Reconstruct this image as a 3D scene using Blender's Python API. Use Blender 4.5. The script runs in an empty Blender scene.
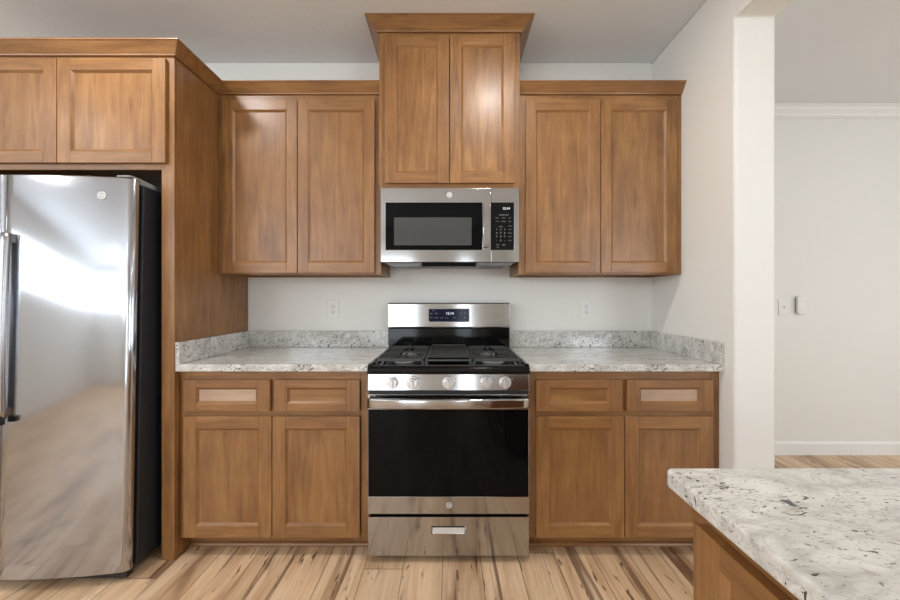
import bpy, bmesh, math, random
from mathutils import Vector, Matrix
random.seed(4)
C = bpy.context.scene
COL = C.collection
PI = math.pi

def srgb(r, g, b, a=1.0):
    def f(c):
        c /= 255.0
        return c/12.92 if c <= .04045 else ((c+.055)/1.055)**2.4
    return (f(r), f(g), f(b), a)

# ------------------------------------------------------------------ camera
CAMZ = 1.24
cam = bpy.data.cameras.new('camera'); cam.sensor_width = 36; cam.lens = 15.44
cam.shift_y = -2/900; cam.clip_start = .02; cam.clip_end = 60
camo = bpy.data.objects.new('camera', cam); COL.objects.link(camo)
camo.location = (0, 0, CAMZ); camo.rotation_euler = (PI/2, 0, 0)
C.camera = camo
# ------------------------------------------------------------------ world
w = bpy.data.worlds.new('sky'); C.world = w; w.use_nodes = True
bg = w.node_tree.nodes['Background']
bg.inputs[0].default_value = (.80, .90, 1, 1); bg.inputs[1].default_value = 2.0
# ------------------------------------------------------------------ view
vs = C.view_settings
C.display_settings.display_device = 'sRGB'
vs.view_transform = 'Standard'; vs.look = 'None'; vs.gamma = 1; vs.use_curve_mapping = False
vs.exposure = -0.53
# ------------------------------------------------------------------ daylight at the windows
def area(name, loc, rot, sx, sy, power, col=(1, 1, 1), spread=PI):
    l = bpy.data.lights.new(name, 'AREA'); l.shape = 'RECTANGLE'; l.size = sx; l.size_y = sy
    l.energy = power; l.color = col; l.spread = spread
    o = bpy.data.objects.new(name, l); COL.objects.link(o); o.location = loc; o.rotation_euler = rot
    return o
# room box: x -4.2 .. 6.0, y -4.0 .. (2.474 kitchen | 3.03 hall)
LW, RW, BW = -4.2, 6.0, -4.0
KY, HY, CZ = 2.490, 3.06, 2.755
WX0, WX1, WEND = 1.300, 1.487, 1.761      # partition wall between kitchen and hall
HEAD = 2.520
DAY = (.85, .925, 1)
# windows: (wall, a0, a1, z0, z1, power)
WINS = [('L', -3.8, .1, 1.68, 2.36, 128), ('B', -4.05, -2.3, 1.72, 2.50, 60),
        ('B', -1.75, -.75, .06, 2.10, 42), ('B', .15, .50, .3, 2.10, 12),
        ('B', 2.7, 4.3, .75, 2.25, 102), ('R', -2.6, 1.2, .75, 2.25, 50)]
for n, (wl, a0, a1, z0, z1, pw) in enumerate(WINS):
    c = (a0+a1)/2; zc = (z0+z1)/2
    if wl == 'L': area('daylight', (LW-.10, c, zc), (PI/2+.14, 0, -PI/2), a1-a0, z1-z0, pw, DAY)
    if wl == 'R': area('daylight', (RW+.10, c, zc), (PI/2+.14, 0, PI/2), a1-a0, z1-z0, pw, DAY)
    if wl == 'B': area('daylight', (c, BW-.10, zc), (PI/2+.14, 0, 0), a1-a0, z1-z0, pw, DAY)
CAN_POWER = 16
CANS = [(-1.5, 1.3), (.3, 1.3), (3.4, .6), (3.4, -1.8), (-3.2, .2), (-2.6, -2.6)]

# ------------------------------------------------------------------ materials
def new_mat(name):
    m = bpy.data.materials.new(name); m.use_nodes = True
    nt = m.node_tree; b = nt.nodes['Principled BSDF']
    return m, nt, b
def plain(name, col, rough=.5, metal=0, coat=0, ior=1.45, emit=None):
    m, nt, b = new_mat(name)
    b.inputs['Base Color'].default_value = col; b.inputs['Roughness'].default_value = rough
    b.inputs['Metallic'].default_value = metal; b.inputs['Coat Weight'].default_value = coat
    b.inputs['IOR'].default_value = ior
    # faint procedural variation of the surface finish
    tc = nt.nodes.new('ShaderNodeTexCoord'); no = nt.nodes.new('ShaderNodeTexNoise')
    no.inputs['Scale'].default_value = 14; no.inputs['Detail'].default_value = 3
    nt.links.new(tc.outputs['Object'], no.inputs['Vector'])
    mr = nt.nodes.new('ShaderNodeMapRange')
    mr.inputs['To Min'].default_value = max(0, rough*.92); mr.inputs['To Max'].default_value = min(1, rough*1.08)
    nt.links.new(no.outputs['Fac'], mr.inputs['Value']); nt.links.new(mr.outputs[0], b.inputs['Roughness'])
    if emit:
        b.inputs['Emission Color'].default_value = emit[0]; b.inputs['Emission Strength'].default_value = emit[1]
    return m
def ramp(nt, stops):
    r = nt.nodes.new('ShaderNodeValToRGB'); e = r.color_ramp.elements
    while len(e) < len(stops): e.new(.5)
    for i, (p, c) in enumerate(stops): e[i].position = p; e[i].color = c
    return r
def mix(nt, a, b, fac, mode='MIX'):
    n = nt.nodes.new('ShaderNodeMix'); n.data_type = 'RGBA'; n.blend_type = mode
    if isinstance(fac, (int, float)): n.inputs[0].default_value = fac
    else: nt.links.new(fac, n.inputs[0])
    for s, v in ((6, a), (7, b)):
        if isinstance(v, tuple): n.inputs[s].default_value = v
        else: nt.links.new(v, n.inputs[s])
    return n.outputs[2]
def noise(nt, vec, scale, detail=3, rough=.5, dist=0):
    n = nt.nodes.new('ShaderNodeTexNoise'); n.inputs['Scale'].default_value = scale
    n.inputs['Detail'].default_value = detail; n.inputs['Roughness'].default_value = rough
    n.inputs['Distortion'].default_value = dist
    nt.links.new(vec, n.inputs['Vector']); return n.outputs['Fac']
def vmap(nt, vec, scale, loc=(0, 0, 0)):
    m = nt.nodes.new('ShaderNodeMapping'); m.inputs['Scale'].default_value = scale
    m.inputs['Location'].default_value = loc
    nt.links.new(vec, m.inputs['Vector']); return m.outputs[0]
def math_n(nt, op, a, b=None, clamp=False):
    n = nt.nodes.new('ShaderNodeMath'); n.operation = op; n.use_clamp = clamp
    for i, v in enumerate((a, b)):
        if v is None: continue
        if isinstance(v, (int, float)): n.inputs[i].default_value = v
        else: nt.links.new(v, n.inputs[i])
    return n.outputs[0]

def wood(name, horiz=False, light=0.0):
    m, nt, b = new_mat(name)
    tc = nt.nodes.new('ShaderNodeTexCoord'); oi = nt.nodes.new('ShaderNodeObjectInfo')
    va = nt.nodes.new('ShaderNodeVectorMath'); va.operation = 'ADD'
    cx = nt.nodes.new('ShaderNodeCombineXYZ')
    r = math_n(nt, 'MULTIPLY', oi.outputs['Random'], 37.0)
    for i in range(3): nt.links.new(r, cx.inputs[i])
    nt.links.new(tc.outputs['Object'], va.inputs[0]); nt.links.new(cx.outputs[0], va.inputs[1])
    v = va.outputs[0]
    s = (1, 9, 9) if horiz else (9, 9, 1)
    g = vmap(nt, v, s)
    big = noise(nt, g, 1.1, 3, .55, .9)             # cathedral figure
    wv = math_n(nt, 'FRACT', math_n(nt, 'MULTIPLY', big, 7.0))
    wv = math_n(nt, 'ABSOLUTE', math_n(nt, 'SUBTRACT', wv, .5))
    s2 = (4, 130, 130) if horiz else (130, 130, 4)
    fine = noise(nt, vmap(nt, v, s2), 1.6, 4, .65)
    cloud = noise(nt, vmap(nt, v, (3, 3, 3)), 1.5, 3, .55)
    flame = noise(nt, vmap(nt, v, (1.6, 16, 16) if horiz else (16, 16, 1.6)), 1.6, 5, .62, .8)
    L = light
    def mx(c): return tuple(c[i]*(1-L)+srgb(232, 214, 196)[i]*L for i in range(3))+(1,)
    base = ramp(nt, [(.26, mx(srgb(114, 76, 40))), (.48, mx(srgb(148, 104, 58))), (.78, mx(srgb(176, 131, 78)))])
    nt.links.new(flame, base.inputs[0])
    c = mix(nt, base.outputs[0], mx(srgb(128, 84, 44)), math_n(nt, 'MULTIPLY', wv, .38))
    fr = ramp(nt, [(.30, (.74, .70, .66, 1)), (.55, (1, 1, 1, 1))]); nt.links.new(fine, fr.inputs[0])
    c = mix(nt, c, fr.outputs[0], .75, 'MULTIPLY')
    cr = ramp(nt, [(.32, (.76, .73, .70, 1)), (.62, (1.03, 1.03, 1.03, 1))]); nt.links.new(cloud, cr.inputs[0])
    c = mix(nt, c, cr.outputs[0], .8, 'MULTIPLY')
    # each board takes the stain a little differently
    ob = nt.nodes.new('ShaderNodeMapRange'); ob.inputs['To Min'].default_value = .0; ob.inputs['To Max'].default_value = .30
    nt.links.new(oi.outputs['Random'], ob.inputs['Value'])
    c = mix(nt, c, mx(srgb(126, 84, 50)), ob.outputs[0])
    # small dark pin knots
    vo = nt.nodes.new('ShaderNodeTexVoronoi'); vo.inputs['Scale'].default_value = 9
    nt.links.new(vmap(nt, v, (.5, 1, 1) if horiz else (1, 1, .5)), vo.inputs['Vector'])
    kn = ramp(nt, [(.0, (1, 1, 1, 1)), (.045, (0, 0, 0, 1))]); nt.links.new(vo.outputs['Distance'], kn.inputs[0])
    c = mix(nt, c, srgb(92, 56, 30), math_n(nt, 'MULTIPLY', kn.outputs[0], .6))
    nt.links.new(c, b.inputs['Base Color'])
    b.inputs['Roughness'].default_value = .40
    b.inputs['Coat Weight'].default_value = .22; b.inputs['Coat Roughness'].default_value = .25
    bp = nt.nodes.new('ShaderNodeBump'); bp.inputs['Strength'].default_value = .10; bp.inputs['Distance'].default_value = .002
    nt.links.new(fine, bp.inputs['Height']); nt.links.new(bp.outputs[0], b.inputs['Normal'])
    return m
M = {}
M['wv'] = wood('stained_wood'); M['wh'] = wood('stained_wood_cross', True)
M['wpale'] = wood('stained_wood_pale', True, .38)  # same wood blended toward cream, for one drawer panel per base cabinet

def steel(name, col=(.62, .61, .60, 1), rough=.24, an=.75, rot=0.0, brush=True, horiz=True):
    m, nt, b = new_mat(name)
    b.inputs['Metallic'].default_value = 1; b.inputs['Base Color'].default_value = col
    b.inputs['Anisotropic'].default_value = an; b.inputs['Anisotropic Rotation'].default_value = rot
    tc = nt.nodes.new('ShaderNodeTexCoord')
    f = noise(nt, vmap(nt, tc.outputs['Object'], (2, 2, 420) if horiz else (420, 2, 2)), 1.0, 3, .6)
    mr = nt.nodes.new('ShaderNodeMapRange'); mr.inputs['To Min'].default_value = rough*.85; mr.inputs['To Max'].default_value = rough*1.2
    nt.links.new(f, mr.inputs['Value']); nt.links.new(mr.outputs[0], b.inputs['Roughness'])
    if an:
        tg = nt.nodes.new('ShaderNodeTangent'); tg.direction_type = 'RADIAL'; tg.axis = 'Z'
        nt.links.new(tg.outputs[0], b.inputs['Tangent'])
    return m
M['steel'] = steel('brushed_steel', (.44, .437, .435, 1), rough=.11, an=.35, rot=.25)
M['fridge'] = steel('fridge_steel', (.44, .455, .49, 1), .13, .75, 0.0, horiz=False)
M['chrome'] = plain('polished_steel', (.78, .78, .78, 1), .14, 1)
M['dsteel'] = plain('dark_steel', (.22, .22, .23, 1), .3, 1)
M['enamel'] = plain('black_enamel', (.004, .004, .004, 1), .08, 0, 0, 1.33)
M['knobm'] = plain('satin_knob', srgb(215, 215, 216), .28, .85)
M['keyp'] = plain('keypad_glass', (.006, .006, .006, 1), .15, ior=1.25)
M['glass'] = plain('black_glass', (.0025, .0025, .003, 1), .03, ior=1.22)
M['mwin'] = plain('tinted_window', (.06, .06, .058, 1), .10)
M['iron'] = plain('cast_iron', (.05, .05, .05, 1), .42)
M['griddle'] = plain('griddle_iron', (.035, .034, .032, 1), .36)
M['bplast'] = plain('black_plastic', (.012, .012, .013, 1), .4)
M['dark_side'] = plain('charcoal_painted_steel', srgb(38, 40, 46), .45)
M['gplast'] = plain('grey_plastic', srgb(150, 150, 150), .5)
M['whplast'] = plain('white_plastic', srgb(228, 226, 222), .35)
M['navy'] = plain('display_glass', srgb(22, 26, 52), .10, ior=1.3)
M['print'] = plain('pale_print', srgb(165, 166, 170), .6)
M['led'] = plain('lit_digits', (.6, .7, .75, 1), .5, emit=((.75, .88, .95, 1), 1.2))
M['badge'] = plain('badge_silver', srgb(168, 167, 165), .4, .1)
M['badged'] = plain('badge_white', srgb(240, 240, 240), .4)
M['badged2'] = plain('badge_steel', srgb(136, 130, 125), .35, .3)
M['lens'] = plain('lamp_lens', (1, 1, 1, 1), .5, emit=((1, .95, .88, 1), 14))
M['outside'] = plain('window_vinyl', srgb(240, 240, 238), .4)

def paint(name, col, bump=.25, scale=140, rough=.6):
    m, nt, b = new_mat(name)
    tc = nt.nodes.new('ShaderNodeTexCoord')
    n1 = noise(nt, tc.outputs['Object'], scale, 3, .6); n2 = noise(nt, tc.outputs['Object'], 1.3, 3)
    r = ramp(nt, [(.3, tuple(c*.975 for c in col[:3])+(1,)), (.7, col)]); nt.links.new(n2, r.inputs[0])
    nt.links.new(r.outputs[0], b.inputs['Base Color']); b.inputs['Roughness'].default_value = rough
    bp = nt.nodes.new('ShaderNodeBump'); bp.inputs['Strength'].default_value = bump; bp.inputs['Distance'].default_value = .002
    nt.links.new(n1, bp.inputs['Height']); nt.links.new(bp.outputs[0], b.inputs['Normal'])
    return m
M['wall'] = paint('wall_paint', srgb(232, 230, 224), .15, 90)
M['ceil'] = paint('ceiling_paint', srgb(238, 240, 241), .5, 60)
M['trim'] = paint('trim_paint', srgb(236, 234, 230), .03, 60, .35)

def granite(name, flecks):
    m, nt, b = new_mat(name)
    tc = nt.nodes.new('ShaderNodeTexCoord'); v = tc.outputs['Object']
    # slightly stretched and turned so the veins drift one way
    mp = nt.nodes.new('ShaderNodeMapping'); mp.inputs['Rotation'].default_value = (0, 0, .6); mp.inputs['Scale'].default_value = (1, 2.1, 1.6)
    nt.links.new(v, mp.inputs['Vector']); s = mp.outputs[0]
    n1 = noise(nt, s, 9, 6, .65, 1.0)
    base = ramp(nt, [(.30, srgb(174, 171, 165)), (.43, srgb(200, 198, 192)), (.52, srgb(214, 212, 206)), (.66, srgb(226, 225, 219))])
    nt.links.new(n1, base.inputs[0]); c = base.outputs[0]
    # soft grey veins
    n2 = noise(nt, s, 5, 5, .6, 2.0)
    vn = math_n(nt, 'ABSOLUTE', math_n(nt, 'SUBTRACT', n2, .5))
    vr = ramp(nt, [(.0, (1, 1, 1, 1)), (.035, (0, 0, 0, 1))]); nt.links.new(vn, vr.inputs[0])
    c = mix(nt, c, srgb(168, 166, 162), math_n(nt, 'MULTIPLY', vr.outputs[0], .45))
    # fine grey crystals
    n3 = noise(nt, s, 75, 4, .7, .4)
    r3 = ramp(nt, [(.60, (0, 0, 0, 1)), (.68, (1, 1, 1, 1))]); nt.links.new(n3, r3.inputs[0])
    c = mix(nt, c, srgb(122, 118, 112), math_n(nt, 'MULTIPLY', r3.outputs[0], .75))
    # tan crystals
    n4 = noise(nt, s, 38, 3, .6, .6)
    r4 = ramp(nt, [(.64, (0, 0, 0, 1)), (.70, (1, 1, 1, 1))]); nt.links.new(n4, r4.inputs[0])
    c = mix(nt, c, srgb(170, 156, 136), math_n(nt, 'MULTIPLY', r4.outputs[0], .6))
    # scattered black flecks of two sizes, gathered in drifts
    dr = noise(nt, s, 4.5, 3, .6)
    for sc_, lo, hi, amt in flecks:
        n5 = noise(nt, s, sc_, 2, .55, .8)
        n5 = math_n(nt, 'ADD', n5, math_n(nt, 'MULTIPLY', math_n(nt, 'SUBTRACT', dr, .5), .30))
        r5 = ramp(nt, [(lo, (0, 0, 0, 1)), (hi, (1, 1, 1, 1))]); nt.links.new(n5, r5.inputs[0])
        c = mix(nt, c, srgb(40, 38, 38), math_n(nt, 'MULTIPLY', r5.outputs[0], amt))
    nt.links.new(c, b.inputs['Base Color'])
    b.inputs['Roughness'].default_value = .16; b.inputs['Coat Weight'].default_value = .3; b.inputs['Coat Roughness'].default_value = .08
    return m
M['granite'] = granite('granite', ((44, .645, .67, .95), (90, .628, .665, .9), (140, .60, .65, .75)))
M['granite_island'] = granite('granite_sparse', ((24, .69, .705, .95), (52, .675, .70, .9), (95, .665, .70, .8)))

def floor_mat():
    m, nt, b = new_mat('plank_floor')
    tc = nt.nodes.new('ShaderNodeTexCoord'); v = tc.outputs['Object']
    sx = nt.nodes.new('ShaderNodeSeparateXYZ'); nt.links.new(v, sx.inputs[0])
    X, Y = sx.outputs[0], sx.outputs[1]
    W, L = .18, 1.22
    u = math_n(nt, 'DIVIDE', math_n(nt, 'ADD', X, .035), W); col = math_n(nt, 'FLOOR', u); fu = math_n(nt, 'FRACT', u)
    wn = nt.nodes.new('ShaderNodeTexWhiteNoise'); wn.noise_dimensions = '1D'; nt.links.new(col, wn.inputs['W'])
    yy = math_n(nt, 'ADD', math_n(nt, 'DIVIDE', Y, L), math_n(nt, 'MULTIPLY', wn.outputs['Value'], 7.3))
    row = math_n(nt, 'FLOOR', yy); fv = math_n(nt, 'FRACT', yy)
    wid = nt.nodes.new('ShaderNodeTexWhiteNoise'); wid.noise_dimensions = '2D'
    cc = nt.nodes.new('ShaderNodeCombineXYZ'); nt.links.new(col, cc.inputs[0]); nt.links.new(row, cc.inputs[1])
    nt.links.new(cc.outputs[0], wid.inputs['Vector']); rnd = wid.outputs['Value']
    off = math_n(nt, 'MULTIPLY', rnd, 51.0)
    cv = nt.nodes.new('ShaderNodeCombineXYZ')
    nt.links.new(math_n(nt, 'ADD', X, off), cv.inputs[0]); nt.links.new(math_n(nt, 'ADD', Y, off), cv.inputs[1])
    nt.links.new(off, cv.inputs[2]); pv = cv.outputs[0]
    broad = noise(nt, vmap(nt, pv, (7, .8, 1)), 1.3, 4, .6, .7)
    base = ramp(nt, [(.28, srgb(142, 112, 86)), (.40, srgb(202, 168, 133)), (.54, srgb(224, 193, 158)), (.75, srgb(238, 213, 184))])
    nt.links.new(broad, base.inputs[0]); c = base.outputs[0]
    # plank tone
    tr = ramp(nt, [(0, (.80, .77, .74, 1)), (.5, (.97, .96, .95, 1)), (1, (1.06, 1.05, 1.04, 1))]); nt.links.new(rnd, tr.inputs[0])
    c = mix(nt, c, tr.outputs[0], .9, 'MULTIPLY')
    # long dark heartwood streaks
    n2 = noise(nt, vmap(nt, pv, (13, .55, 1)), 1.1, 4, .55, 1.0)
    s1 = ramp(nt, [(.57, (0, 0, 0, 1)), (.65, (1, 1, 1, 1))]); nt.links.new(n2, s1.inputs[0])
    c = mix(nt, c, srgb(96, 62, 40), math_n(nt, 'MULTIPLY', s1.outputs[0], .78))
    # thin grain
    n3 = noise(nt, vmap(nt, pv, (160, 3.5, 1)), 1, 4, .6, .3)
    s2 = ramp(nt, [(.32, (.74, .69, .64, 1)), (.56, (1, 1, 1, 1))]); nt.links.new(n3, s2.inputs[0])
    c = mix(nt, c, s2.outputs[0], .6, 'MULTIPLY')
    # short dark ticks and knots
    n4 = noise(nt, vmap(nt, pv, (60, 10, 1)), 1, 2, .5, .6)
    gate = noise(nt, vmap(nt, pv, (6, 2.5, 1)), 1.3, 2)
    n4 = math_n(nt, 'ADD', n4, math_n(nt, 'MULTIPLY', math_n(nt, 'SUBTRACT', gate, .5), .5))
    s3 = ramp(nt, [(.69, (0, 0, 0, 1)), (.72, (1, 1, 1, 1))]); nt.links.new(n4, s3.inputs[0])
    c = mix(nt, c, srgb(66, 40, 26), math_n(nt, 'MULTIPLY', s3.outputs[0], .85))
    # seams
    du = math_n(nt, 'MULTIPLY', math_n(nt, 'MINIMUM', fu, math_n(nt, 'SUBTRACT', 1, fu)), W)
    dv = math_n(nt, 'MULTIPLY', math_n(nt, 'MINIMUM', fv, math_n(nt, 'SUBTRACT', 1, fv)), L)
    d = math_n(nt, 'MINIMUM', du, dv)
    sm = ramp(nt, [(.0, (1, 1, 1, 1)), (.5, (.0, .0, .0, 1))])
    nt.links.new(math_n(nt, 'MULTIPLY', d, 160), sm.inputs[0])
    c = mix(nt, c, srgb(72, 48, 32), math_n(nt, 'MULTIPLY', sm.outputs[0], .85))
    nt.links.new(c, b.inputs['Base Color']); b.inputs['Roughness'].default_value = .38
    bp = nt.nodes.new('ShaderNodeBump'); bp.inputs['Strength'].default_value = .25; bp.inputs['Distance'].default_value = .001
    nt.links.new(math_n(nt, 'SUBTRACT', n3, sm.outputs[0]), bp.inputs['Height']); nt.links.new(bp.outputs[0], b.inputs['Normal'])
    return m
M['floor'] = floor_mat()

# ------------------------------------------------------------------ mesh helpers
def box(bm, x0, x1, y0, y1, z0, z1, mi=0):
    v = [bm.verts.new(p) for p in ((x0,y0,z0),(x1,y0,z0),(x1,y1,z0),(x0,y1,z0),(x0,y0,z1),(x1,y0,z1),(x1,y1,z1),(x0,y1,z1))]
    for f in ((3,2,1,0),(4,5,6,7),(0,1,5,4),(1,2,6,5),(2,3,7,6),(3,0,4,7)):
        fc = bm.faces.new([v[i] for i in f]); fc.material_index = mi
def prism(bm, pts, axis, a0, a1, mi=0, smooth=False):
    """polygon pts extruded along axis ('x','y','z') from a0 to a1"""
    def P(p, a):
        if axis == 'x': return (a, p[0], p[1])
        if axis == 'y': return (p[0], a, p[1])
        return (p[0], p[1], a)
    A = [bm.verts.new(P(p, a0)) for p in pts]; B = [bm.verts.new(P(p, a1)) for p in pts]
    n = len(pts); fs = [bm.faces.new(A[::-1]), bm.faces.new(B)]
    for i in range(n):
        f = bm.faces.new((A[i], A[(i+1) % n], B[(i+1) % n], B[i])); f.smooth = smooth; fs.append(f)
    for f in fs: f.material_index = mi
def cyl(bm, c, r, axis, a0, a1, n=28, mi=0, r2=None, smooth=True):
    r2 = r if r2 is None else r2
    def P(t, rr, a):
        u, v = c[0]+rr*math.cos(t), c[1]+rr*math.sin(t)
        if axis == 'x': return (a, u, v)
        if axis == 'y': return (u, a, v)
        return (u, v, a)
    A = [bm.verts.new(P(2*PI*i/n, r, a0)) for i in range(n)]; B = [bm.verts.new(P(2*PI*i/n, r2, a1)) for i in range(n)]
    fs = [bm.faces.new(A[::-1]), bm.faces.new(B)]
    for i in range(n):
        f = bm.faces.new((A[i], A[(i+1) % n], B[(i+1) % n], B[i])); f.smooth = smooth; fs.append(f)
    for f in fs: f.material_index = mi
def rrect(x0, x1, z0, z1, r, n=5):
    pts = []
    for cx_, cz_, a in ((x1-r, z0+r, -PI/2), (x1-r, z1-r, 0), (x0+r, z1-r, PI/2), (x0+r, z0+r, PI)):
        for i in range(n+1): t = a+PI/2*i/n; pts.append((cx_+r*math.cos(t), cz_+r*math.sin(t)))
    return pts
def obj(name, bm, mats, parent=None, bevel=0, seg=2, loc=None, smooth=False):
    bmesh.ops.recalc_face_normals(bm, faces=bm.faces)
    if smooth:
        for f in bm.faces: f.smooth = True
    me = bpy.data.meshes.new(name); bm.to_mesh(me); bm.free()
    if not isinstance(mats, (list, tuple)): mats = [mats]
    for m in mats: me.materials.append(m)
    o = bpy.data.objects.new(name, me); COL.objects.link(o)
    if parent is not None: o.parent = parent
    if loc: o.location = loc
    if bevel:
        md = o.modifiers.new('bevel', 'BEVEL'); md.width = bevel; md.segments = seg; md.limit_method = 'ANGLE'; md.angle_limit = math.radians(35)
        md.harden_normals = False
    return o
def B(): return bmesh.new()
def thing(name, label, cat, loc=(0, 0, 0), rotz=0, group=None):
    o = bpy.data.objects.new(name, None); COL.objects.link(o); o.empty_display_size = .1
    o.location = loc; o.rotation_euler = (0, 0, rotz); o['label'] = label; o['category'] = cat
    if group: o['group'] = group
    return o
def tag(o, label, cat, group=None, kind=None):
    o['label'] = label; o['category'] = cat
    if group: o['group'] = group
    if kind: o['kind'] = kind
    return o
def struct(name, bm, m, label, bevel=0, parent=None):
    o = obj(name, bm, m, parent, bevel); o['kind'] = 'structure'
    if parent is None: o['label'] = label; o['category'] = name.split('_')[0]
    return o
_tc = {}
def text_mesh(bm, s, size, x, y, z, mi=0, depth=.0006, face='-y'):
    """adds the word s, centred at (x, z), lying in the plane y and facing -y"""
    key = s
    if key not in _tc:
        cu = bpy.data.curves.new('t', 'FONT'); cu.body = s; cu.size = 1; cu.align_x = 'CENTER'; cu.align_y = 'CENTER'; cu.resolution_u = 2
        to = bpy.data.objects.new('t', cu); COL.objects.link(to); bpy.context.view_layer.update()
        dg = bpy.context.evaluated_depsgraph_get(); me = bpy.data.meshes.new_from_object(to.evaluated_get(dg))
        _tc[key] = ([tuple(v.co) for v in me.vertices], [tuple(p.vertices) for p in me.polygons])
        bpy.data.objects.remove(to); bpy.data.curves.remove(cu); bpy.data.meshes.remove(me)
    vs_, ps = _tc[key]
    vv = [bm.verts.new((x+a*size, y-depth, z+b*size)) for a, b, _ in vs_]
    for p in ps:
        try: f = bm.faces.new([vv[i] for i in p]); f.material_index = mi
        except ValueError: pass
def klab(parent, *a):
    bm = B(); text_mesh(bm, *a); obj('key_label', bm, M['print'], parent)
def badge(parent, px_, py_, pz_, r, rz=0):
    """round silver emblem with a ring and script monogram, facing -y"""
    x = y = z = 0
    bm = B(); cyl(bm, (x, z), r, 'y', y, y-.0025, 32, 0, r*.95)
    n = 32
    for rr in (.80,):
        o1 = [bm.verts.new((x+r*(rr+.05)*math.cos(2*PI*i/n), y-.003, z+r*(rr+.05)*math.sin(2*PI*i/n))) for i in range(n)]
        o2 = [bm.verts.new((x+r*(rr-.06)*math.cos(2*PI*i/n), y-.003, z+r*(rr-.06)*math.sin(2*PI*i/n))) for i in range(n)]
        for i in range(n):
            f = bm.faces.new((o1[i], o1[(i+1) % n], o2[(i+1) % n], o2[i])); f.material_index = 1
    text_mesh(bm, 'GE', r*.95, x, y-.0026, z, 1)
    o = obj('badge', bm, [M['badge'], M['badged']], parent, loc=(px_, py_, pz_)); o.rotation_euler.z = rz
    return o

def plate_hole(bm, x0, x1, z0, z1, a0, a1, c0, c1, y0, y1, mi=0):
    """one closed plate with a rectangular hole"""
    V = []
    for y in (y0, y1):
        V.append([bm.verts.new((x, y, z)) for x, z in ((x0,z0),(x1,z0),(x1,z1),(x0,z1))])
        V.append([bm.verts.new((x, y, z)) for x, z in ((a0,c0),(a1,c0),(a1,c1),(a0,c1))])
    for i in range(4):
        j = (i+1) % 4
        for q in ((V[0][i], V[0][j], V[1][j], V[1][i]), (V[2][j], V[2][i], V[3][i], V[3][j]), (V[0][j], V[0][i], V[2][i], V[2][j]), (V[1][i], V[1][j], V[3][j], V[3][i])):
            f = bm.faces.new(q); f.material_index = mi
# ------------------------------------------------------------------ the setting
bm = B(); box(bm, LW-.1, RW+.1, BW-.1, HY+.1, -.05, 0)
struct('floor', bm, M['floor'], 'pale wood plank floor with dark brown streaks')
bm = B(); box(bm, LW-.1, RW+.1, BW-.1, HY+.1, CZ, CZ+.05)
struct('ceiling', bm, M['ceil'], 'textured off-white ceiling')
bm = B(); box(bm, LW-.1, WX0, KY, HY+.1, 0, CZ)
struct('wall_back', bm, M['wall'], 'off-white kitchen wall behind the range')
bm = B(); prism(bm, [(HY, 0), (HY, CZ), (BW, CZ), (BW, 0), (-2.2, 0), (-2.2, HEAD), (WEND, HEAD), (WEND, 0)], 'x', WX0, WX1)
struct('wall_right', bm, M['wall'], 'off-white partition wall ending beside the right cabinets with a header above the opening', .012)
bm = B(); box(bm, WX0, RW+.1, HY, HY+.1, 0, CZ)
struct('wall_hall', bm, M['wall'], 'off-white far wall of the adjoining room')
def wall_with_holes(name, label, a0, a1, holes, mk):
    bm = B(); holes = sorted(holes); cur = a0
    for h0, h1, z0, z1 in holes:
        mk(bm, cur, h0, 0, CZ); mk(bm, h0, h1, 0, z0); mk(bm, h0, h1, z1, CZ); cur = h1
    mk(bm, cur, a1, 0, CZ)
    struct(name, bm, M['wall'], label)
wall_with_holes('wall_left', 'off-white wall left of the kitchen with a wide window', BW, KY, [w_[1:5] for w_ in WINS if w_[0] == 'L'],
                lambda bm, a, b_, c, d: box(bm, LW-.1, LW, a, b_, c, d))
wall_with_holes('wall_side', 'off-white wall on the right of the adjoining room', BW, HY, [w_[1:5] for w_ in WINS if w_[0] == 'R'],
                lambda bm, a, b_, c, d: box(bm, RW, RW+.1, a, b_, c, d))
wall_with_holes('wall_front', 'off-white wall behind the camera with windows', LW-.1, RW+.1, [w_[1:5] for w_ in WINS if w_[0] == 'B'],
                lambda bm, a, b_, c, d: box(bm, a, b_, BW-.1, BW, c, d))
for n, (wl, a0, a1, z0, z1, pw) in enumerate(WINS):
    bm = B(); t = .045
    def fr(p0, p1, q0, q1):
        if wl == 'B': box(bm, p0, p1, BW-.06, BW-.02, q0, q1)
        if wl == 'L': box(bm, LW-.06, LW-.02, p0, p1, q0, q1)
        if wl == 'R': box(bm, RW+.02, RW+.06, p0, p1, q0, q1)
    fr(a0, a0+t, z0, z1); fr(a1-t, a1, z0, z1); fr(a0+t, a1-t, z0, z0+t); fr(a0+t, a1-t, z1-t, z1)
    k = max(1, round((a1-a0)/1.2))
    for i in range(1, k): xm = a0+(a1-a0)*i/k; fr(xm-t/2, xm+t/2, z0+t, z1-t)
    struct('window_%d' % (n+1), bm, M['outside'], 'white vinyl window frame in the room behind')
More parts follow.
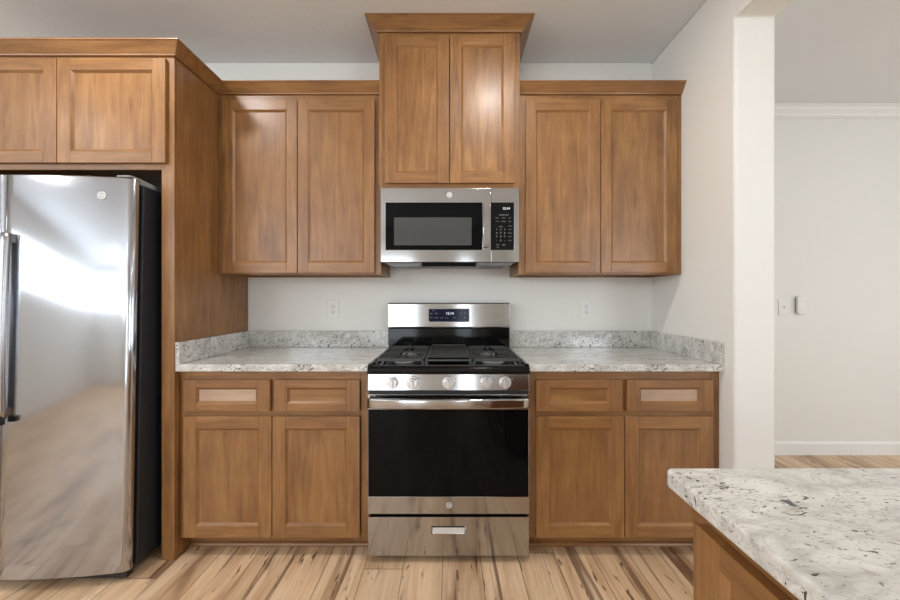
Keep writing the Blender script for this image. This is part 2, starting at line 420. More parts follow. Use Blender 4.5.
# far-wall crown and baseboards
def ceil_crown(bm, x0, x1, y):
    pr = [(y, CZ), (y-.055, CZ), (y-.055, CZ-.010), (y-.046, CZ-.016), (y-.040, CZ-.036), (y-.020, CZ-.062), (y-.015, CZ-.074), (y-.015, CZ-.080), (y-.008, CZ-.084), (y-.008, CZ-.094), (y, CZ-.094)]
    prism(bm, pr, 'x', x0, x1)
bm = B(); ceil_crown(bm, WX1, RW, HY); struct('trim_1', bm, M['trim'], 'white crown moulding along the far wall')
def baseb(bm, x0, x1, y):
    prism(bm, [(y, 0), (y-.016, 0), (y-.016, .088), (y-.010, .100), (y-.006, .106), (y, .106)], 'x', x0, x1)
bm = B(); baseb(bm, WX1, RW, HY); struct('baseboard_hall', bm, M['trim'], 'white baseboard along the far wall')
bm = B(); baseb(bm, WX0, WX1, WEND); struct('baseboard_right', bm, M['trim'], 'white baseboard on the end of the partition wall')

# ------------------------------------------------------------------ cabinets
def framed(name, parent, x0, x1, z0, z1, stile, rail, y=-.0195, th=.019, panel=None, loc=None):
    """five-piece door or drawer front; front face at y, back at y+th; recessed centre panel as a sub-part"""
    bm = B(); yb = y+th; s = .010; dp = .011
    box(bm, x0, x0+stile, y, yb, z0, z1, 0); box(bm, x1-stile, x1, y, yb, z0, z1, 0)
    box(bm, x0+stile, x1-stile, y, yb, z0, z0+rail, 1); box(bm, x0+stile, x1-stile, y, yb, z1-rail, z1, 1)
    a0, a1, c0, c1 = x0+stile, x1-stile, z0+rail, z1-rail
    def strip(p, mi):                       # sloped moulding between frame face and panel
        q = [bm.verts.new(v) for v in p]; f = bm.faces.new(q); f.material_index = mi
    y1 = y+.002; y2 = y+dp
    O = [(a0, y1, c0), (a1, y1, c0), (a1, y1, c1), (a0, y1, c1)]
    I = [(a0+s, y2, c0+s), (a1-s, y2, c0+s), (a1-s, y2, c1-s), (a0+s, y2, c1-s)]
    OB = [(p[0], yb, p[2]) for p in O]
    for i in range(4):
        j = (i+1) % 4
        mi = 1 if i in (0, 2) else 0
        strip((O[i], O[j], I[j], I[i]), mi)
    d = obj(name, bm, [M['wv'], M['wh']], parent, .0016, 2)
    bm = B(); box(bm, a0+s*.6, a1-s*.6, y+dp, yb-.001, c0+s*.6, c1-s*.6)
    wide = (x1-x0) > (z1-z0)*1.3
    obj('panel', bm, panel or M['wh' if wide else 'wv'], d)
    return d

def carcass(bm, w_, dep, z0, z1, t=.018, bottom_up=0.0, face=.019, toe=False, top=True):
    """hollow cabinet box behind the face frame (local y 0 = face frame front)"""
    f = face
    box(bm, 0, t, f, dep, z0, z1, 0); box(bm, w_-t, w_, f, dep, z0, z1, 0)
    box(bm, t, w_-t, dep-.006, dep, z0, z1, 0)
    box(bm, t, w_-t, f, dep-.006, z0+bottom_up, z0+bottom_up+t, 1)
    if top: box(bm, t, w_-t, f, dep-.006, z1-t, z1, 1)
def face_frame(bm, w_, z0, z1, st, top, bot, mids_x=(), mids_z=(), f=.019):
    box(bm, 0, st, 0, f, z0, z1, 0); box(bm, w_-st, w_, 0, f, z0, z1, 0)
    box(bm, st, w_-st, 0, f, z0, z0+bot, 1); box(bm, st, w_-st, 0, f, z1-top, z1, 1)
    zz = [z0+bot]+[q for p in mids_z for q in p]+[z1-top]
    for a, b_ in mids_z: box(bm, st, w_-st, 0, f, a, b_, 1)
    for a, b_, c, d in mids_x: box(bm, a, b_, 0, f, c, d, 0)

def sweep(bm, path, prof, segs, mi=0):
    """profile (out, z) swept along the path with mitred corners; keeps only the listed segments. out = right-hand side of travel"""
    n = len(path); dirs = [(Vector(path[i+1])-Vector(path[i])).normalized() for i in range(n-1)]
    nr = [Vector((d.y, -d.x)) for d in dirs]
    rings = []
    for i in range(n):
        if i == 0: m = nr[0]
        elif i == n-1: m = nr[-1]
        else:
            s = nr[i-1]+nr[i]; m = s/(1+nr[i-1].dot(nr[i]))
        rings.append(m)
    for k in segs:
        A = [bm.verts.new((path[k][0]+rings[k].x*o, path[k][1]+rings[k].y*o, z)) for o, z in prof]
        Bv = [bm.verts.new((path[k+1][0]+rings[k+1].x*o, path[k+1][1]+rings[k+1].y*o, z)) for o, z in prof]
        m_ = len(prof)
        fs = [bm.faces.new(A[::-1]), bm.faces.new(Bv)]
        for i in range(m_): fs.append(bm.faces.new((A[i], A[(i+1) % m_], Bv[(i+1) % m_], Bv[i])))
        for f in fs: f.material_index = mi
UT, CB = 2.437, 2.380       # crown top / crown bottom of the uppers
def crown_prof(z0, z1, out=.05): return [(0, z0), (.011, z0), (.013, z0+.006), (out-.004, z1-.008), (out, z1-.007), (out, z1), (0, z1)]

FX0, FX1 = -2.385, -1.302
FY = 1.824
UY = 2.169
RX0, RX1 = -.388, .374
RY = 2.116
RXM = .384
BY = 1.864

# --- tall enclosure and cabinet above the refrigerator
fc = thing('refrigerator_cabinet', 'tall wooden enclosure around the refrigerator with a two-door cabinet on top', 'cabinet', (FX0, FY, 0))
W_ = FX1-FX0
bm = B(); box(bm, W_-.019, W_, .019, KY-FY, 0, CB+.01)
obj('side_panel', bm, M['wv'], fc, .001)
bm = B(); box(bm, 0, .019, .019, KY-FY, 0, CB+.01)
obj('side_panel', bm, M['wv'], fc, .001)
bm = B()
box(bm, W_-.061, W_, 0, .019, 0, CB+.01, 0); box(bm, 0, .061, 0, .019, 0, CB+.01, 0)
box(bm, .061, W_-.061, 0, .019, 1.846, 1.900, 1); box(bm, .061, W_-.061, 0, .019, 2.345, CB+.01, 1)
obj('face_frame', bm, [M['wv'], M['wh']], fc, .0015)
bm = B(); box(bm, .019, W_-.019, .019, KY-FY-.006, 1.862, 1.880, 1); box(bm, .019, W_-.019, .019, KY-FY-.006, UT-.09, UT-.072, 1)
box(bm, .019, W_-.019, KY-FY-.006, KY-FY, 1.862, UT-.072, 0)
obj('cabinet_box', bm, [M['wv'], M['wh']], fc)
mid = -1.840-FX0
framed('door', fc, mid+.002, -1.332-FX0, 1.873, 2.363, .062, .056)
framed('door', fc, .045, mid-.002, 1.873, 2.363, .062, .056)
path = [(FX0, FY), (FX1, FY), (FX1, UY), (RX0, UY)]
bm = B(); sweep(bm, [(p[0]-FX0, p[1]-FY) for p in path], crown_prof(CB, UT), (0, 1)); obj('crown_moulding', bm, M['wh'], fc, .0012)

# --- upper cabinets
def upper(label, x0, x1, crown_segs, crown_path, dx0, dx1, dm):
    t = thing('upper_cabinet', label, 'cabinet', (x0, UY, 0), 0, 'upper cabinets either side of the microwave')
    w_ = x1-x0; bm = B(); carcass(bm, w_, KY-UY, 1.372, CB+.01, bottom_up=.012); obj('cabinet_box', bm, [M['wv'], M['wh']], t, .001)
    bm = B(); face_frame(bm, w_, 1.372, CB+.01, .042, .055, .04); obj('face_frame', bm, [M['wv'], M['wh']], t, .0015)
    framed('door', t, dx0-x0, dm-.002-x0, 1.380, 2.346, .058, .058)
    framed('door', t, dm+.002-x0, dx1-x0, 1.380, 2.346, .058, .058)
    bm = B(); sweep(bm, [(p[0]-x0, p[1]-UY) for p in crown_path], crown_prof(CB, UT), crown_segs); obj('crown_moulding', bm, M['wh'], t, .0012)
    return t
upper('two-door wooden upper cabinet on the wall between the refrigerator enclosure and the microwave', FX1, RX0, (2,), path, -1.270, -.4215, -.851)
upper('two-door wooden upper cabinet right of the microwave, against the bare right wall', RXM, WX0, (0,), [(RXM, UY), (WX0, UY)], .4215, 1.264, .840)
# --- cabinet above the microwave
t = thing('microwave_cabinet', 'raised two-door wooden cabinet above the microwave, its crown touching the ceiling', 'cabinet', (RX0, RY, 0))
w_ = RXM-RX0; RT = 2.70
bm = B(); carcass(bm, w_, KY-RY, 1.838, RT+.02, bottom_up=.0); obj('cabinet_box', bm, [M['wv'], M['wh']], t, .001)
bm = B(); face_frame(bm, w_, 1.838, RT+.02, .045, .06, .045); obj('face_frame', bm, [M['wv'], M['wh']], t, .0015)
framed('door', t, -.3545-RX0, -.0045-RX0, 1.865, 2.672, .062, .058)
framed('door', t, -.0005-RX0, .3520-RX0, 1.865, 2.672, .062, .058)
p = [(0, KY-RY), (0, 0), (w_, 0), (w_, KY-RY)]
bm = B(); sweep(bm, p, crown_prof(RT-.008, CZ-.001, .066), (0, 1, 2)); obj('crown_moulding', bm, M['wh'], t, .0012)

# --- base cabinets
def base(label, x0, x1, dl, dr, m0, m1, pale):
    t = thing('base_cabinet', label, 'cabinet', (x0, BY, 0), 0, 'base cabinets either side of the range')
    w_ = x1-x0; dep = KY-BY; zt = .890
    bm = B(); carcass(bm, w_, dep, .082, zt, top=False); obj('cabinet_box', bm, [M['wv'], M['wh']], t, .001)
    bm = B(); face_frame(bm, w_, .082, zt, .042, .052, .036, mids_z=((.668, .704),), mids_x=((w_/2-.02, w_/2+.02, .704, zt-.052),))
    obj('face_frame', bm, [M['wv'], M['wh']], t, .0015)
    bm = B(); box(bm, 0, w_, .075, .090, 0, .082); obj('toe_kick', bm, M['wh'], t)
    bm = B(); prism(bm, [(.075, 0), (.061, 0), (.061, .006), (.064, .013), (.070, .018), (.075, .019)], 'x', 0, w_); obj('shoe_moulding', bm, M['wh'], t)
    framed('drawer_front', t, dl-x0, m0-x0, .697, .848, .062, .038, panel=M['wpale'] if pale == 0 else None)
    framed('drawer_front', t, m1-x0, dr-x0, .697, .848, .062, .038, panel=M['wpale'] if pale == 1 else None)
    mm = (m0+m1)/2
    framed('door', t, dl-x0, mm-.002-x0, .093, .673, .062, .058)
    framed('door', t, mm+.002-x0, dr-x0, .093, .673, .062, .058)
    return t
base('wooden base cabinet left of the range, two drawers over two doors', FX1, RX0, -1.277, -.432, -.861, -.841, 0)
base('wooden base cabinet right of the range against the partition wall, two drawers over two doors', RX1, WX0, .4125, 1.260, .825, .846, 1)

# --- counters
CT, CBZ = .925, .891
def counter(label, x0, x1, side):
    t = thing('countertop', label, 'countertop', (x0, 1.826, CBZ), 0, 'granite counters either side of the range')
    w_ = x1-x0; dep = KY-1.826
    bm = B(); box(bm, 0, w_, 0, dep, 0, CT-CBZ); obj('slab', bm, M['granite'], t, .004, 3)
    h0, h1 = CT-CBZ, CT-CBZ+.105
    a, b_ = (0.02, w_) if side == 'L' else (0, w_-.02)
    bm = B(); box(bm, a, b_, dep-.02, dep, h0, h1); obj('backsplash', bm, M['granite'], t, .002)
    bm = B()
    if side == 'L': box(bm, 0, .02, .001, dep, h0, h1)
    else: box(bm, w_-.02, w_, .001, dep, h0, h1)
    obj('side_splash', bm, M['granite'], t, .002)
counter('speckled white granite counter left of the range, against the refrigerator enclosure', FX1+.0005, RX0+.0015, 'L')
counter('speckled white granite counter right of the range, against the right wall', RX1-.0015, WX0-.0005, 'R')

# ------------------------------------------------------------------ island
IX, IY = .3985, .7185
t = thing('island_cabinet', 'wooden island cabinet under the granite slab at the lower right', 'cabinet', (.436, .692, 0), -PI/2)
Wd, Dp = 1.8, .95        # local x runs toward the camera, local y to the right
bm = B(); carcass(bm, Wd, Dp, .082, .890, top=False); obj('cabinet_box', bm, [M['wv'], M['wh']], t, .001)
bm = B()
n_un = 4; uw = Wd/n_un
box(bm, 0, Wd, 0, .019, .082, .118, 1); box(bm, 0, Wd, 0, .019, .838, .890, 1); box(bm, 0, Wd, 0, .019, .668, .704, 1)
for i in range(n_un+1):
    a = max(0, i*uw-.021) if i else 0; b_ = min(Wd, i*uw+.021) if i else .042
    if i == n_un: a = Wd-.042
    box(bm, a, b_, -.0002, .019, .118, .838, 0)
obj('face_frame', bm, [M['wv'], M['wh']], t, .001)
bm = B(); box(bm, .07, Wd, .075, .090, 0, .082); box(bm, .07, Wd, .09, Dp, 0, .082); obj('toe_kick', bm, M['wh'], t)
for i in range(n_un):
    x0 = i*uw+(.038 if i == 0 else .018); x1 = (i+1)*uw-(.018 if i < n_un-1 else .038)
    framed('drawer_front', t, x0, x1, .697, .857, .056, .040)
    framed('door', t, x0, x1, .093, .673, .062, .058)
def slab_round(x0, x1, y0, y1, r):
    return rrect(x0, x1, y0, y1, r, 6)
t = B(); prism(t, slab_round(IX, 1.50, -1.16, IY, .014), 'z', CBZ+.001, CT)
o = obj('island_countertop', t, M['granite_island'], None, .006, 3)
tag(o, 'speckled white granite island slab in the lower right foreground', 'countertop')

# ------------------------------------------------------------------ refrigerator
FRX = -1.857
fr = thing('refrigerator', 'stainless steel side-by-side refrigerator with charcoal sides inside the wooden enclosure', 'refrigerator', (FRX, 2.42, 0))
fr.rotation_euler = (math.radians(-1.25), 0, 0)
bm = B(); box(bm, -.457, .457, -.695, 0, .035, 1.740); obj('case', bm, M['dark_side'], fr, .006)
bm = B(); box(bm, -.44, .44, -.712, -.6951, .05, 1.73); obj('door_gasket', bm, M['bplast'], fr)
bm = B(); box(bm, -.445, .445, -.735, -.6951, .0, .045); obj('toe_grille', bm, M['bplast'], fr, .004)
def bow(x): return -.796+.046*(abs(x)/.43)**2
def fdoor(x0, x1):
    pts = []; R = .030
    left_out = x0 < -.4; right_out = x1 > .4
    n = 18; a = x0+(R if left_out else .004); b_ = x1-(R if right_out else .004)
    pts.append((x1, -.713)); 
    ye = bow(b_)
    if right_out:
        for i in range(8): th = PI/2*i/8; pts.append((b_+R*math.cos(th), ye+R-R*math.sin(th)))
    else: pts.append((x1, ye+.004))
    for i in range(n+1): x = b_+(a-b_)*i/n; pts.append((x, bow(x)))
    ye = bow(a)
    if left_out:
        for i in range(1, 9): th = PI/2*i/8; pts.append((a-R*math.sin(th), ye+R-R*math.cos(th)))
    else: pts.append((x0, ye+.004))
    pts.append((x0, -.713))
    bm = B(); prism(bm, pts, 'z', .032, 1.757, smooth=True)
    for f in bm.faces:
        if len(f.verts) > 4: f.smooth = False
    o = obj('door', bm, M['fridge'], fr)
    md = o.modifiers.new('bevel', 'BEVEL'); md.width = .006; md.segments = 3; md.limit_method = 'ANGLE'; md.angle_limit = math.radians(50)
    return o
dR = fdoor(-.0505, .457); dL = fdoor(-.457, -.0555)
def fhandle(parent, x):
    bm = B(); zs = [(.715+(1.50-.715)*i/24) for i in range(25)]
    rings = []
    for z in zs:
        u = (z-1.108)/.3925; y = -.800-.024+.006*u*u; hw = .0165
        pr = [(x-hw, y+.012), (x-hw, y+.002), (x-hw*.6, y-.007), (x, y-.010), (x+hw*.6, y-.007), (x+hw, y+.002), (x+hw, y+.012)]
        rings.append([bm.verts.new((a, b_, z)) for a, b_ in pr])
    for A, Bv in zip(rings, rings[1:]):
        for i in range(7): f = bm.faces.new((A[i], A[(i+1) % 7], Bv[(i+1) % 7], Bv[i])); f.smooth = i < 6
    bm.faces.new(rings[0][::-1]); bm.faces.new(rings[-1])
    yb = bow(x)
    box(bm, x-.014, x+.014, -.82, yb+.001, 1.462, 1.4995); box(bm, x-.014, x+.014, -.82, yb+.001, .722, .756)
    h = obj('handle', bm, M['dsteel'], parent)
    h.data.materials[0] = M['chrome2']
    bm = B(); box(bm, x-.018, x+.018, -.838, -.812, .690, .7145); obj('handle_cap', bm, M['bplast'], parent, .003)
M['chrome2'] = steel('handle_steel', (.42, .42, .43, 1), .22, 0)
fhandle(dR, -.030); fhandle(dL, -.125)
badge(dR, .335, bow(.335)-.0003, 1.672, .0185, .166)
bm = B(); prism(bm, [(-.70, 1.7405), (-.60, 1.7405), (-.60, 1.762), (-.72, 1.768), (-.755, 1.766), (-.755, 1.7585), (-.70, 1.7585)], 'x', .385, .447)
obj('hinge_cover', bm, M['gplast'], fr, .003)
bm = B(); prism(bm, [(-.69, 1.7405), (-.56, 1.7405), (-.56, 1.765), (-.66, 1.790), (-.69, 1.786)], 'x', .10, .21)
obj('top_cover', bm, M['gplast'], fr, .003)

# ------------------------------------------------------------------ over-the-range microwave
MX0, MX1, MY, MZ0, MZ1 = -.377, .376, 2.100, 1.436, 1.8375
mw = thing('microwave', 'stainless steel over-the-range microwave mounted under the raised cabinet', 'microwave', (0, 0, 0))
S = lambda px: (px-450)/183.8
Zm = lambda py: CAMZ+(298-py)/183.8
bm = B(); box(bm, MX0+.004, MX1-.004, MY+.028, KY, MZ0, MZ1); obj('body', bm, M['dsteel'], mw, .003)
xs = S(360+655/5)                        # seam between door and controls
# door: steel frame round the black glass
gx0, gx1, gz0, gz1 = S(360+128/5), S(360+612/5), Zm(170+400/5), Zm(170+163/5)
def frame_bm(bm, x0, x1, z0, z1, a0, a1, c0, c1, y0, y1, mi=0):
    box(bm, x0, a0, y0, y1, z0, z1, mi); box(bm, a1, x1, y0, y1, z0, z1, mi)
    box(bm, a0, a1, y0, y1, z0, c0, mi); box(bm, a0, a1, y0, y1, c1, z1, mi)
bm = B()
plate_hole(bm, MX0, xs-.0015, MZ0, MZ1, gx0, gx1, gz0, gz1, MY, MY+.0275)
door = obj('door', bm, M['steel'], mw, .001)
bm = B(); box(bm, gx0+.0002, gx1-.0002, MY+.0015, MY+.020, gz0+.0002, gz1-.0002); gl = obj('door_glass', bm, M['glass'], door, .0008)
bm = B(); prism(bm, rrect(S(360+170/5), S(360+558/5), Zm(170+376/5), Zm(170+237/5), .004), 'y', MY+.0012, MY+.003); obj('viewing_window', bm, M['mwin'], door)
# handle
hx0, hx1 = S(360+614/5), S(360+645/5)
bm = B(); n = 14
for i in range(n):
    pass
hz0, hz1 = Zm(170+395/5)+.008, Zm(170+165/5)-.004
prof = []
for i in range(n+1):
    u = i/n*2-1; z = (hz0+hz1)/2+u*(hz1-hz0)/2; prof.append((MY-.036+.014*u*u, z))
for i in range(n, -1, -1):
    y, z = prof[i]; prof.append((y+.010, z))
prism(bm, prof, 'x', hx0, hx1)
box(bm, hx0+.003, hx1-.003, MY-.014, MY-.0001, hz0+.004, hz0+.024); box(bm, hx0+.003, hx1-.003, MY-.014, MY-.0001, hz1-.024, hz1-.004)
obj('handle', bm, M['steel'], door, .002)
badge(door, S(449.5), MY, Zm(195), .0165)
# control side
bm = B(); cx0, cx1 = xs+.0015, S(360+770/5)
prism(bm, [(cx0, MZ0), (MX1, MZ0), (MX1, MZ1), (cx0, MZ1), (cx0, gz1), (cx1, gz1), (cx1, gz0), (cx0, gz0)], 'y', MY, MY+.0275)
cp = obj('control_panel', bm, M['steel'], mw, .001)
bm = B(); box(bm, S(360+650/5)+.003, cx1-.0002, MY+.001, MY+.02, gz0+.0002, gz1-.0002); kp = obj('keypad', bm, M['keyp'], cp, .0008)
K = lambda zx: (480+zx/10-450)/183.8
Q = lambda zy: CAMZ+(298-(195+zy/10))/183.8
bm = B(); yk = MY+.0009
text_mesh(bm, '12:14', .018, K(262), yk, Q(135), 0); obj('clock_display', bm, M['led'], cp)
klab(cp, 'SENSOR COOK', .0075, K(238), yk, Q(200))
for r, ws in zip((228, 264), (('Popcorn', 'Reheat', 'Start'), ('Potato', 'Beverage', 'Stop'))):
    for c, s_ in zip((172, 235, 300), ws): klab(cp, s_, .0062, K(c), yk, Q(r))
klab(cp, 'EXPRESS', .006, K(208), yk, Q(317))
for r, ws in zip((345, 380, 415, 455), (('1', '2', '3'), ('4', '5', '6'), ('7', '8', '9'), ('-', '0', '-'))):
    for c, s_ in zip((167, 207, 247), ws): klab(cp, s_, .013, K(c), yk, Q(r))
for r, s_ in zip((310, 345, 380, 415, 455), ('Power', 'Timer', 'Defrost', 'Clock', 'Light')): klab(cp, s_, .0062, K(300), yk, Q(r))
for c, s_ in zip((178, 236), ('Vent', 'Lock')): klab(cp, s_, .0085, K(c), yk, Q(498))
klab(cp, 'Hi/Lo', .006, K(178), yk, Q(522))
# underside
bm = B(); box(bm, MX0+.03, MX1-.03, MY+.04, MY+.34, MZ0-.0105, MZ0-.0002); obj('bottom_pan', bm, M['gplast'], mw, .003)
for a, b_ in ((MX0+.05, MX0+.21), (MX1-.21, MX1-.05)):
    bm = B(); box(bm, a, b_, MY+.06, MY+.30, MZ0-.013, MZ0-.0107)
    for i in range(9): yy_ = MY+.075+i*.026; box(bm, a+.008, b_-.008, yy_, yy_+.008, MZ0-.015, MZ0-.0131)
    obj('grease_filter', bm, M['dsteel'], mw)
bm = B(); prism(bm, [(MY+.030, MZ0-.0005), (MY+.052, MZ0-.020), (MY+.10, MZ0-.020), (MY+.12, MZ0-.0107), (MY+.04, MZ0-.0107)][:4], 'x', -.155, .145); obj('vent_lip', bm, M['bplast'], mw)

# ------------------------------------------------------------------ gas range
GX0, GX1 = -.3845, .3705; GC = (GX0+GX1)/2; GY = 1.805
rg = thing('gas_range', 'stainless steel gas range with black oven glass between the base cabinets', 'range', (0, 0, 0))
bm = B(); box(bm, GX0+.004, GX1-.004, GY+.045, 2.455, .03, .880); obj('body', bm, M['dark_side'], rg, .002)
for sx_ in (GX0+.05, GX1-.05):
    for sy_ in (GY+.10, 2.38):
        bm = B(); cyl(bm, (sx_, sy_), .018, 'z', 0, .0299, 16); obj('leg', bm, M['bplast'], rg)
# drawer
Z = lambda py, y=GY: CAMZ-(py-298)/386*y
XG = lambda px, y=GY: (px-450)/386*y
bm = B(); hzc = (.163); hx = .078
d0, d1 = .034, .216
a0, a1 = GC-hx, GC+hx; c0, c1 = .137, .173
plate_hole(bm, GX0, GX1, d0, d1, a0, a1, c0, c1, GY, GY+.044)
dr = obj('storage_drawer', bm, M['steel'], rg, .003)
bm = B(); box(bm, a0, a1, GY+.030, GY+.043, c0, c1); obj('pull_recess', bm, M['dsteel'], dr)
bm = B(); prism(bm, [(GY-.001, c0-.001), (GY+.016, c0+.0205), (GY+.012, c0+.0235), (GY-.004, c0+.003)], 'x', a0+.002, a1-.002); obj('pull_lip', bm, M['chrome'], dr, .001)
# oven door
bm = B()
plate_hole(bm, GX0, GX1, .230, .790, GX0+.003, GX1-.003, .3105, .7185, GY, GY+.044)
od = obj('oven_door', bm, M['steel'], rg, .0014)
bm = B(); box(bm, GX0+.0032, GX1-.0032, GY+.001, GY+.043, .3107, .7183); obj('door_glass', bm, M['glass'], od, .002)
bm = B()
for x0, x1 in ((397, 409), (415, 447), (450, 483), (489, 501)):
    box(bm, XG(x0), XG(x1), GY+.0005, GY+.006, .774, .781)
obj('vent_slots', bm, M['bplast'], od)
badge(od, XG(449), GY, Z(505), .0155).data.materials[0] = M['badged2']
# handle
bm = B(); n = 20; prof = []
for i in range(n+1):
    u = i/n*2-1; prof.append((GC+u*.372, GY-.052+.022*abs(u)**2.5))
# sweep a rounded bar along x
rings = []
for x, y in prof:
    rr = rrect(-.009, .009, -.023, .023, .007, 4)
    rings.append([bm.verts.new((x, y+a, .757+b_)) for a, b_ in rr])
m_ = len(rings[0])
for A, Bv in zip(rings, rings[1:]):
    for i in range(m_): f = bm.faces.new((A[i], A[(i+1) % m_], Bv[(i+1) % m_], Bv[i])); f.smooth = True
bm.faces.new(rings[0][::-1]); bm.faces.new(rings[-1])
for s_ in (-1, 1):
    xa = GC+s_*.350; box(bm, min(xa, xa+s_*.02), max(xa, xa+s_*.02), GY-.03, GY+.0009, .742, .770)
obj('handle', bm, M['steel'], od)
# black gap and knob panel
bm = B(); box(bm, GX0+.003, GX1-.003, GY+.012, GY+.044, .790, .808); obj('panel_gap', bm, M['bplast'], rg)
bm = B(); prism(bm, [(GY-.004, .808), (GY+.044, .808), (GY+.044, .884), (GY+.004, .884)], 'x', GX0, GX1); kpn = obj('knob_panel', bm, M['steel'], rg, .002)
for px in (392.6, 412.6, 448.6, 486, 505):
    x = XG(px, GY); z = Z(382.6)
    bm = B(); cyl(bm, (x, z), .0295, 'y', GY-.0005, GY-.006, 32, 0, .0285); cyl(bm, (x, z), .024, 'y', GY-.006, GY-.026, 32, 0, .0225)
    prism(bm, rrect(x-.0055, x+.0055, z-.0225, z+.0225, .004), 'y', GY-.026, GY-.036)
    k = obj('knob', bm, M['knobm'], rg, .0012)
    bm = B(); box(bm, x-.0009, x+.0009, GY-.0366, GY-.0361, z+.010, z+.020); obj('knob_mark', bm, M['bplast'], k)
    bm = B(); bx_ = x+.033 if px != 392.6 else x-.033
    cyl(bm, (bx_, z+.017), .004, 'y', GY+.0022, GY+.0008, 12); obj('burner_icon', bm, M['gplast'], kpn)
# cooktop: black enamel tray with raised rim
yb = 2.392
bm = B(); pts = [(GY-.010, .8845), (GY-.014, .900), (GY-.010, .913), (GY+.002, .9215), (GY+.016, .924), (GY+.040, .922), (GY+.060, .912), (yb-.02, .912), (yb, .920), (yb, .8845)]
prism(bm, pts, 'x', GX0-.001, GX1+.001)
ct = obj('cooktop', bm, M['enamel'], rg, .003)
for s0, s1 in ((GX0-.001, GX0+.020), (GX1-.020, GX1+.001)):
    bm = B(); prism(bm, rrect(s0, s1, .905, .932, .008), 'y', GY+.006, yb); obj('side_rim', bm, M['enamel'], ct, .002)
# burners
def burner(x, y, r):
    bm = B(); cyl(bm, (x, y), r*1.25, 'z', .9122, .917, 32, 1, r*1.15); cyl(bm, (x, y), r, 'z', .917, .926, 32, 1, r*.96); cyl(bm, (x, y), r*.86, 'z', .926, .934, 32, 0, r*.78)
    obj('burner', bm, [M['bplast'], M['gplast']], ct)
LXc, RXc = GX0+.150, GX1-.150
for x in (LXc, RXc): burner(x, 1.985, .040 if x < 0 else .046); burner(x, 2.250, .036)
bm = B()
bm2 = None
cyl(bm, (GC, 2.12), .036, 'z', .9122, .930, 32, 0, .034); obj('burner', bm, M['bplast'], ct)
# grates
def grate(x0, x1, y0, y1, cx_):
    bm = B(); z0, z1 = .934, .947; b = .0095
    def bar(a0, a1, b0, b1, q0=z0, q1=z1): box(bm, a0, a1, b0, b1, q0, q1)
    bar(x0, x1, y0, y0+b+.003); bar(x0, x1, y1-b, y1); bar(x0, x0+b, y0, y1); bar(x1-b, x1, y0, y1)
    ym = (y0+y1)/2; bar(x0, x1, ym-b/2, ym+b/2, .940)
    for yc in (1.985, 2.250):
        for dy in (-.066, .066):
            bar(x0, cx_-.030, yc+dy-.004, yc+dy+.004, .941); bar(cx_+.030, x1, yc+dy-.004, yc+dy+.004, .941)
        bar(x0, cx_-.020, yc-.004, yc+.004, .941); bar(cx_+.020, x1, yc-.004, yc+.004, .941)
        bar(cx_-.004, cx_+.004, yc+.020, yc+.120); bar(cx_-.004, cx_+.004, yc-.120, yc-.020)
    for xx in (x0, x1-.014):
        for yy_ in (y0, ym-.007, y1-.014): bar(xx, xx+.014, yy_, yy_+.014, .9125, z0)
    obj('grate', bm, M['iron'], rg, .0015)
gy0, gy1 = 1.862, 2.372
gm0, gm1 = GC-.112, GC+.112
grate(GX0+.024, gm0-.004, gy0, gy1, LXc); grate(gm1+.004, GX1-.024, gy0, gy1, RXc)
# centre grate and griddle plate
bm = B()
for a, b_ in ((gm0, gm0+.010), (gm1-.010, gm1)): box(bm, a, b_, gy0, gy1, .934, .947)
box(bm, gm0+.010, gm1-.010, gy0, gy0+.012, .934, .943); box(bm, gm0+.010, gm1-.010, gy1-.01, gy1, .934, .943)
for xx in (gm0, gm1-.014):
    for yy_ in (gy0, gy1-.014): box(bm, xx, xx+.014, yy_, yy_+.014, .9125, .934)
obj('grate', bm, M['iron'], rg, .0015)
bm = B(); x0, x1, y0, y1 = gm0+.0105, gm1-.0105, gy0+.045, gy1-.012
box(bm, x0, x1, y0, y1, .9435, .9500)
frame_bm2 = [(x0, x1, y0, y0+.012), (x0, x1, y1-.012, y1), (x0, x0+.01, y0+.012, y1-.012), (x1-.01, x1, y0+.012, y1-.012)]
for a, b_, c, d in frame_bm2: box(bm, a, b_, c, d, .950, .9575)
obj('griddle', bm, M['griddle'], rg, .002)
# backguard
bm = B(); box(bm, GX0+.001, GX1-.001, yb+.001, 2.452, .884, 1.052); obj('backguard_base', bm, M['enamel'], rg, .003)
bm = B(); Yg = yb+.002
prism(bm, rrect(Yg, 2.452, 1.052, 1.2105, .010, 5), 'x', GX0, GX1); bgd = obj('backguard', bm, M['steel'], rg, .002)
def BX(px): return (px-450)/386*Yg
def BZ(py): return CAMZ-(py-298)/386*Yg
px0, px1, pz0, pz1 = BX(428.8), BX(469), BZ(321.6), BZ(308.9)
bm = B(); prism(bm, rrect(px0-.003, px1+.003, pz0-.003, pz1+.003, .008), 'y', Yg-.0022, Yg+.001); dp_ = obj('display_bezel', bm, M['badge'], bgd)
bm = B(); prism(bm, rrect(px0, px1, pz0, pz1, .006), 'y', Yg-.0034, Yg-.0023); dg_ = obj('display', bm, M['navy'], bgd)
U = lambda zx: BX(420+zx/15)
V = lambda zy: BZ(300+zy/15)
yk = Yg-.0035
bm = B(); text_mesh(bm, '12:14', .022, U(447), yk, V(202)); obj('clock_digits', bm, M['led'], bgd)
for c, r, s_ in ((172, 200, 'Bake'), (245, 200, 'Broil'), (172, 265, 'Conv'), (245, 265, 'Warm'), (328, 268, 'Clean'), (400, 268, 'Timer'), (518, 268, 'Start'), (612, 200, '+'), (672, 200, '+'), (612, 265, '-'), (672, 265, 'Off')):
    klab(bgd, s_, .0085 if len(s_) > 1 else .016, U(c), yk, V(r))
klab(bgd, 'OVEN', .006, U(205), yk, V(160))

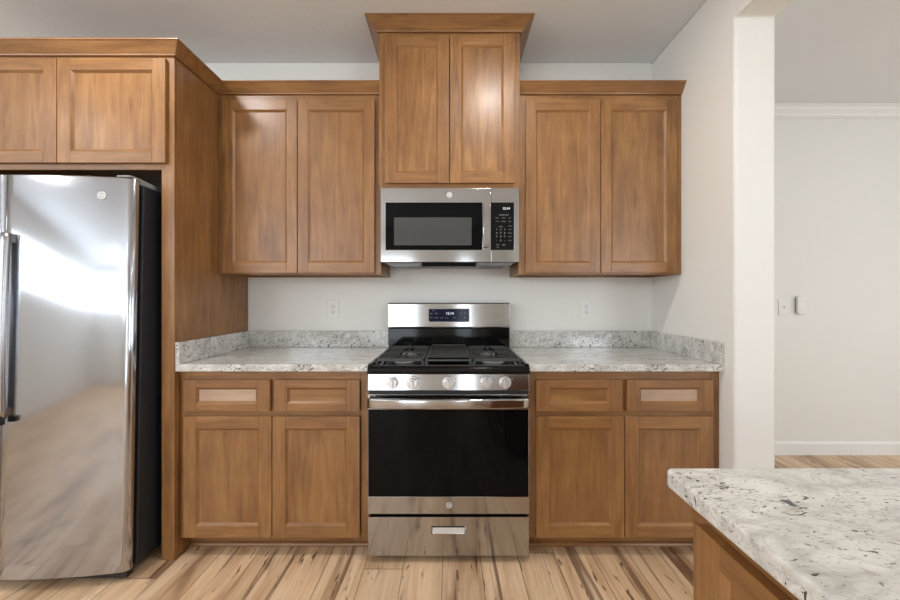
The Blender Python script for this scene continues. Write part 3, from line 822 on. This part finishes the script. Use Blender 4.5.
# ------------------------------------------------------------------ wall plates
def outlet(label, x, z):
    t = thing('wall_outlet', label, 'outlet', (x, KY, z), 0, 'outlets on the kitchen wall')
    bm = B(); prism(bm, rrect(-.037, .037, -.058, .058, .004), 'y', 0, -.005); pl = obj('cover_plate', bm, M['whplast'], t, .002)
    for s_ in (-.0195, .0195):
        bm = B(); prism(bm, rrect(-.0165, .0165, s_-.0145, s_+.0145, .009), 'y', -.005, -.0072)
        rc = obj('receptacle', bm, M['whplast'], t, .0005)
        bm = B(); box(bm, -.0085, -.0055, -.0078, -.0073, s_-.001, s_+.008); box(bm, .0055, .0085, -.0078, -.0073, s_-.001, s_+.007); cyl(bm, (0, s_-.008), .0028, 'y', -.0073, -.0078, 12)
        obj('slots', bm, M['bplast'], rc)
    bm = B(); cyl(bm, (0, 0), .003, 'y', -.005, -.0062, 12); obj('screw', bm, M['gplast'], t)
outlet('white wall outlet over the left counter, between the refrigerator enclosure and range', -.753, 1.166)
outlet('white wall outlet over the right counter', .878, 1.166)
t = thing('light_switch', 'white light switch plate on the far wall next to the partition', 'switch', (2.645, HY, 1.168))
bm = B(); prism(bm, rrect(-.044, .044, -.062, .062, .004), 'y', 0, -.006); obj('cover_plate', bm, M['whplast'], t, .002)
bm = B(); prism(bm, [(-.006, -.012), (-.010, -.008), (-.016, .009), (-.006, .012)], 'x', -.005, .005); obj('toggle', bm, M['whplast'], t)
t = thing('thermostat', 'slim white rounded control standing out from the far wall, right of the switch plate', 'thermostat', (2.765, HY, 1.185))
bm = B(); prism(bm, rrect(-.030, .030, -.068, .068, .016), 'y', 0, -.012); obj('base', bm, M['gplast'], t, .001)
bm = B(); prism(bm, rrect(-.034, .034, -.072, .072, .018), 'y', -.012, -.030); obj('housing', bm, M['whplast'], t, .004)

# ------------------------------------------------------------------ ceiling lamps
names = ['recessed ceiling light above the refrigerator front', 'recessed ceiling light in front of the raised cabinet']
for i, (x, y) in enumerate(CANS):
    lab = names[i] if i < 2 else 'recessed ceiling light in the room behind the camera'
    t = thing('recessed_light', lab, 'light', (x, y, CZ), 0, 'recessed ceiling lights' if i < 2 else 'recessed ceiling lights behind the camera')
    bm = B(); n = 32
    for r0, r1, z0, z1 in ((.090, .070, -.0005, -.006),):
        A = [bm.verts.new((r0*math.cos(2*PI*k/n), r0*math.sin(2*PI*k/n), z0)) for k in range(n)]
        Bv = [bm.verts.new((r1*math.cos(2*PI*k/n), r1*math.sin(2*PI*k/n), z1)) for k in range(n)]
        for k in range(n): bm.faces.new((A[k], A[(k+1) % n], Bv[(k+1) % n], Bv[k]))
    obj('trim_ring', bm, M['whplast'], t)
    bm = B(); cyl(bm, (0, 0), .070, 'z', -.0005, -.004, 32); obj('lens', bm, M['lens'], t)
    l = bpy.data.lights.new('lamp', 'AREA'); l.shape = 'DISK'; l.size = .13; l.energy = CAN_POWER; l.color = (1, .97, .94)
    lo = bpy.data.objects.new('lamp', l); COL.objects.link(lo); lo.location = (x, y, CZ-.008)
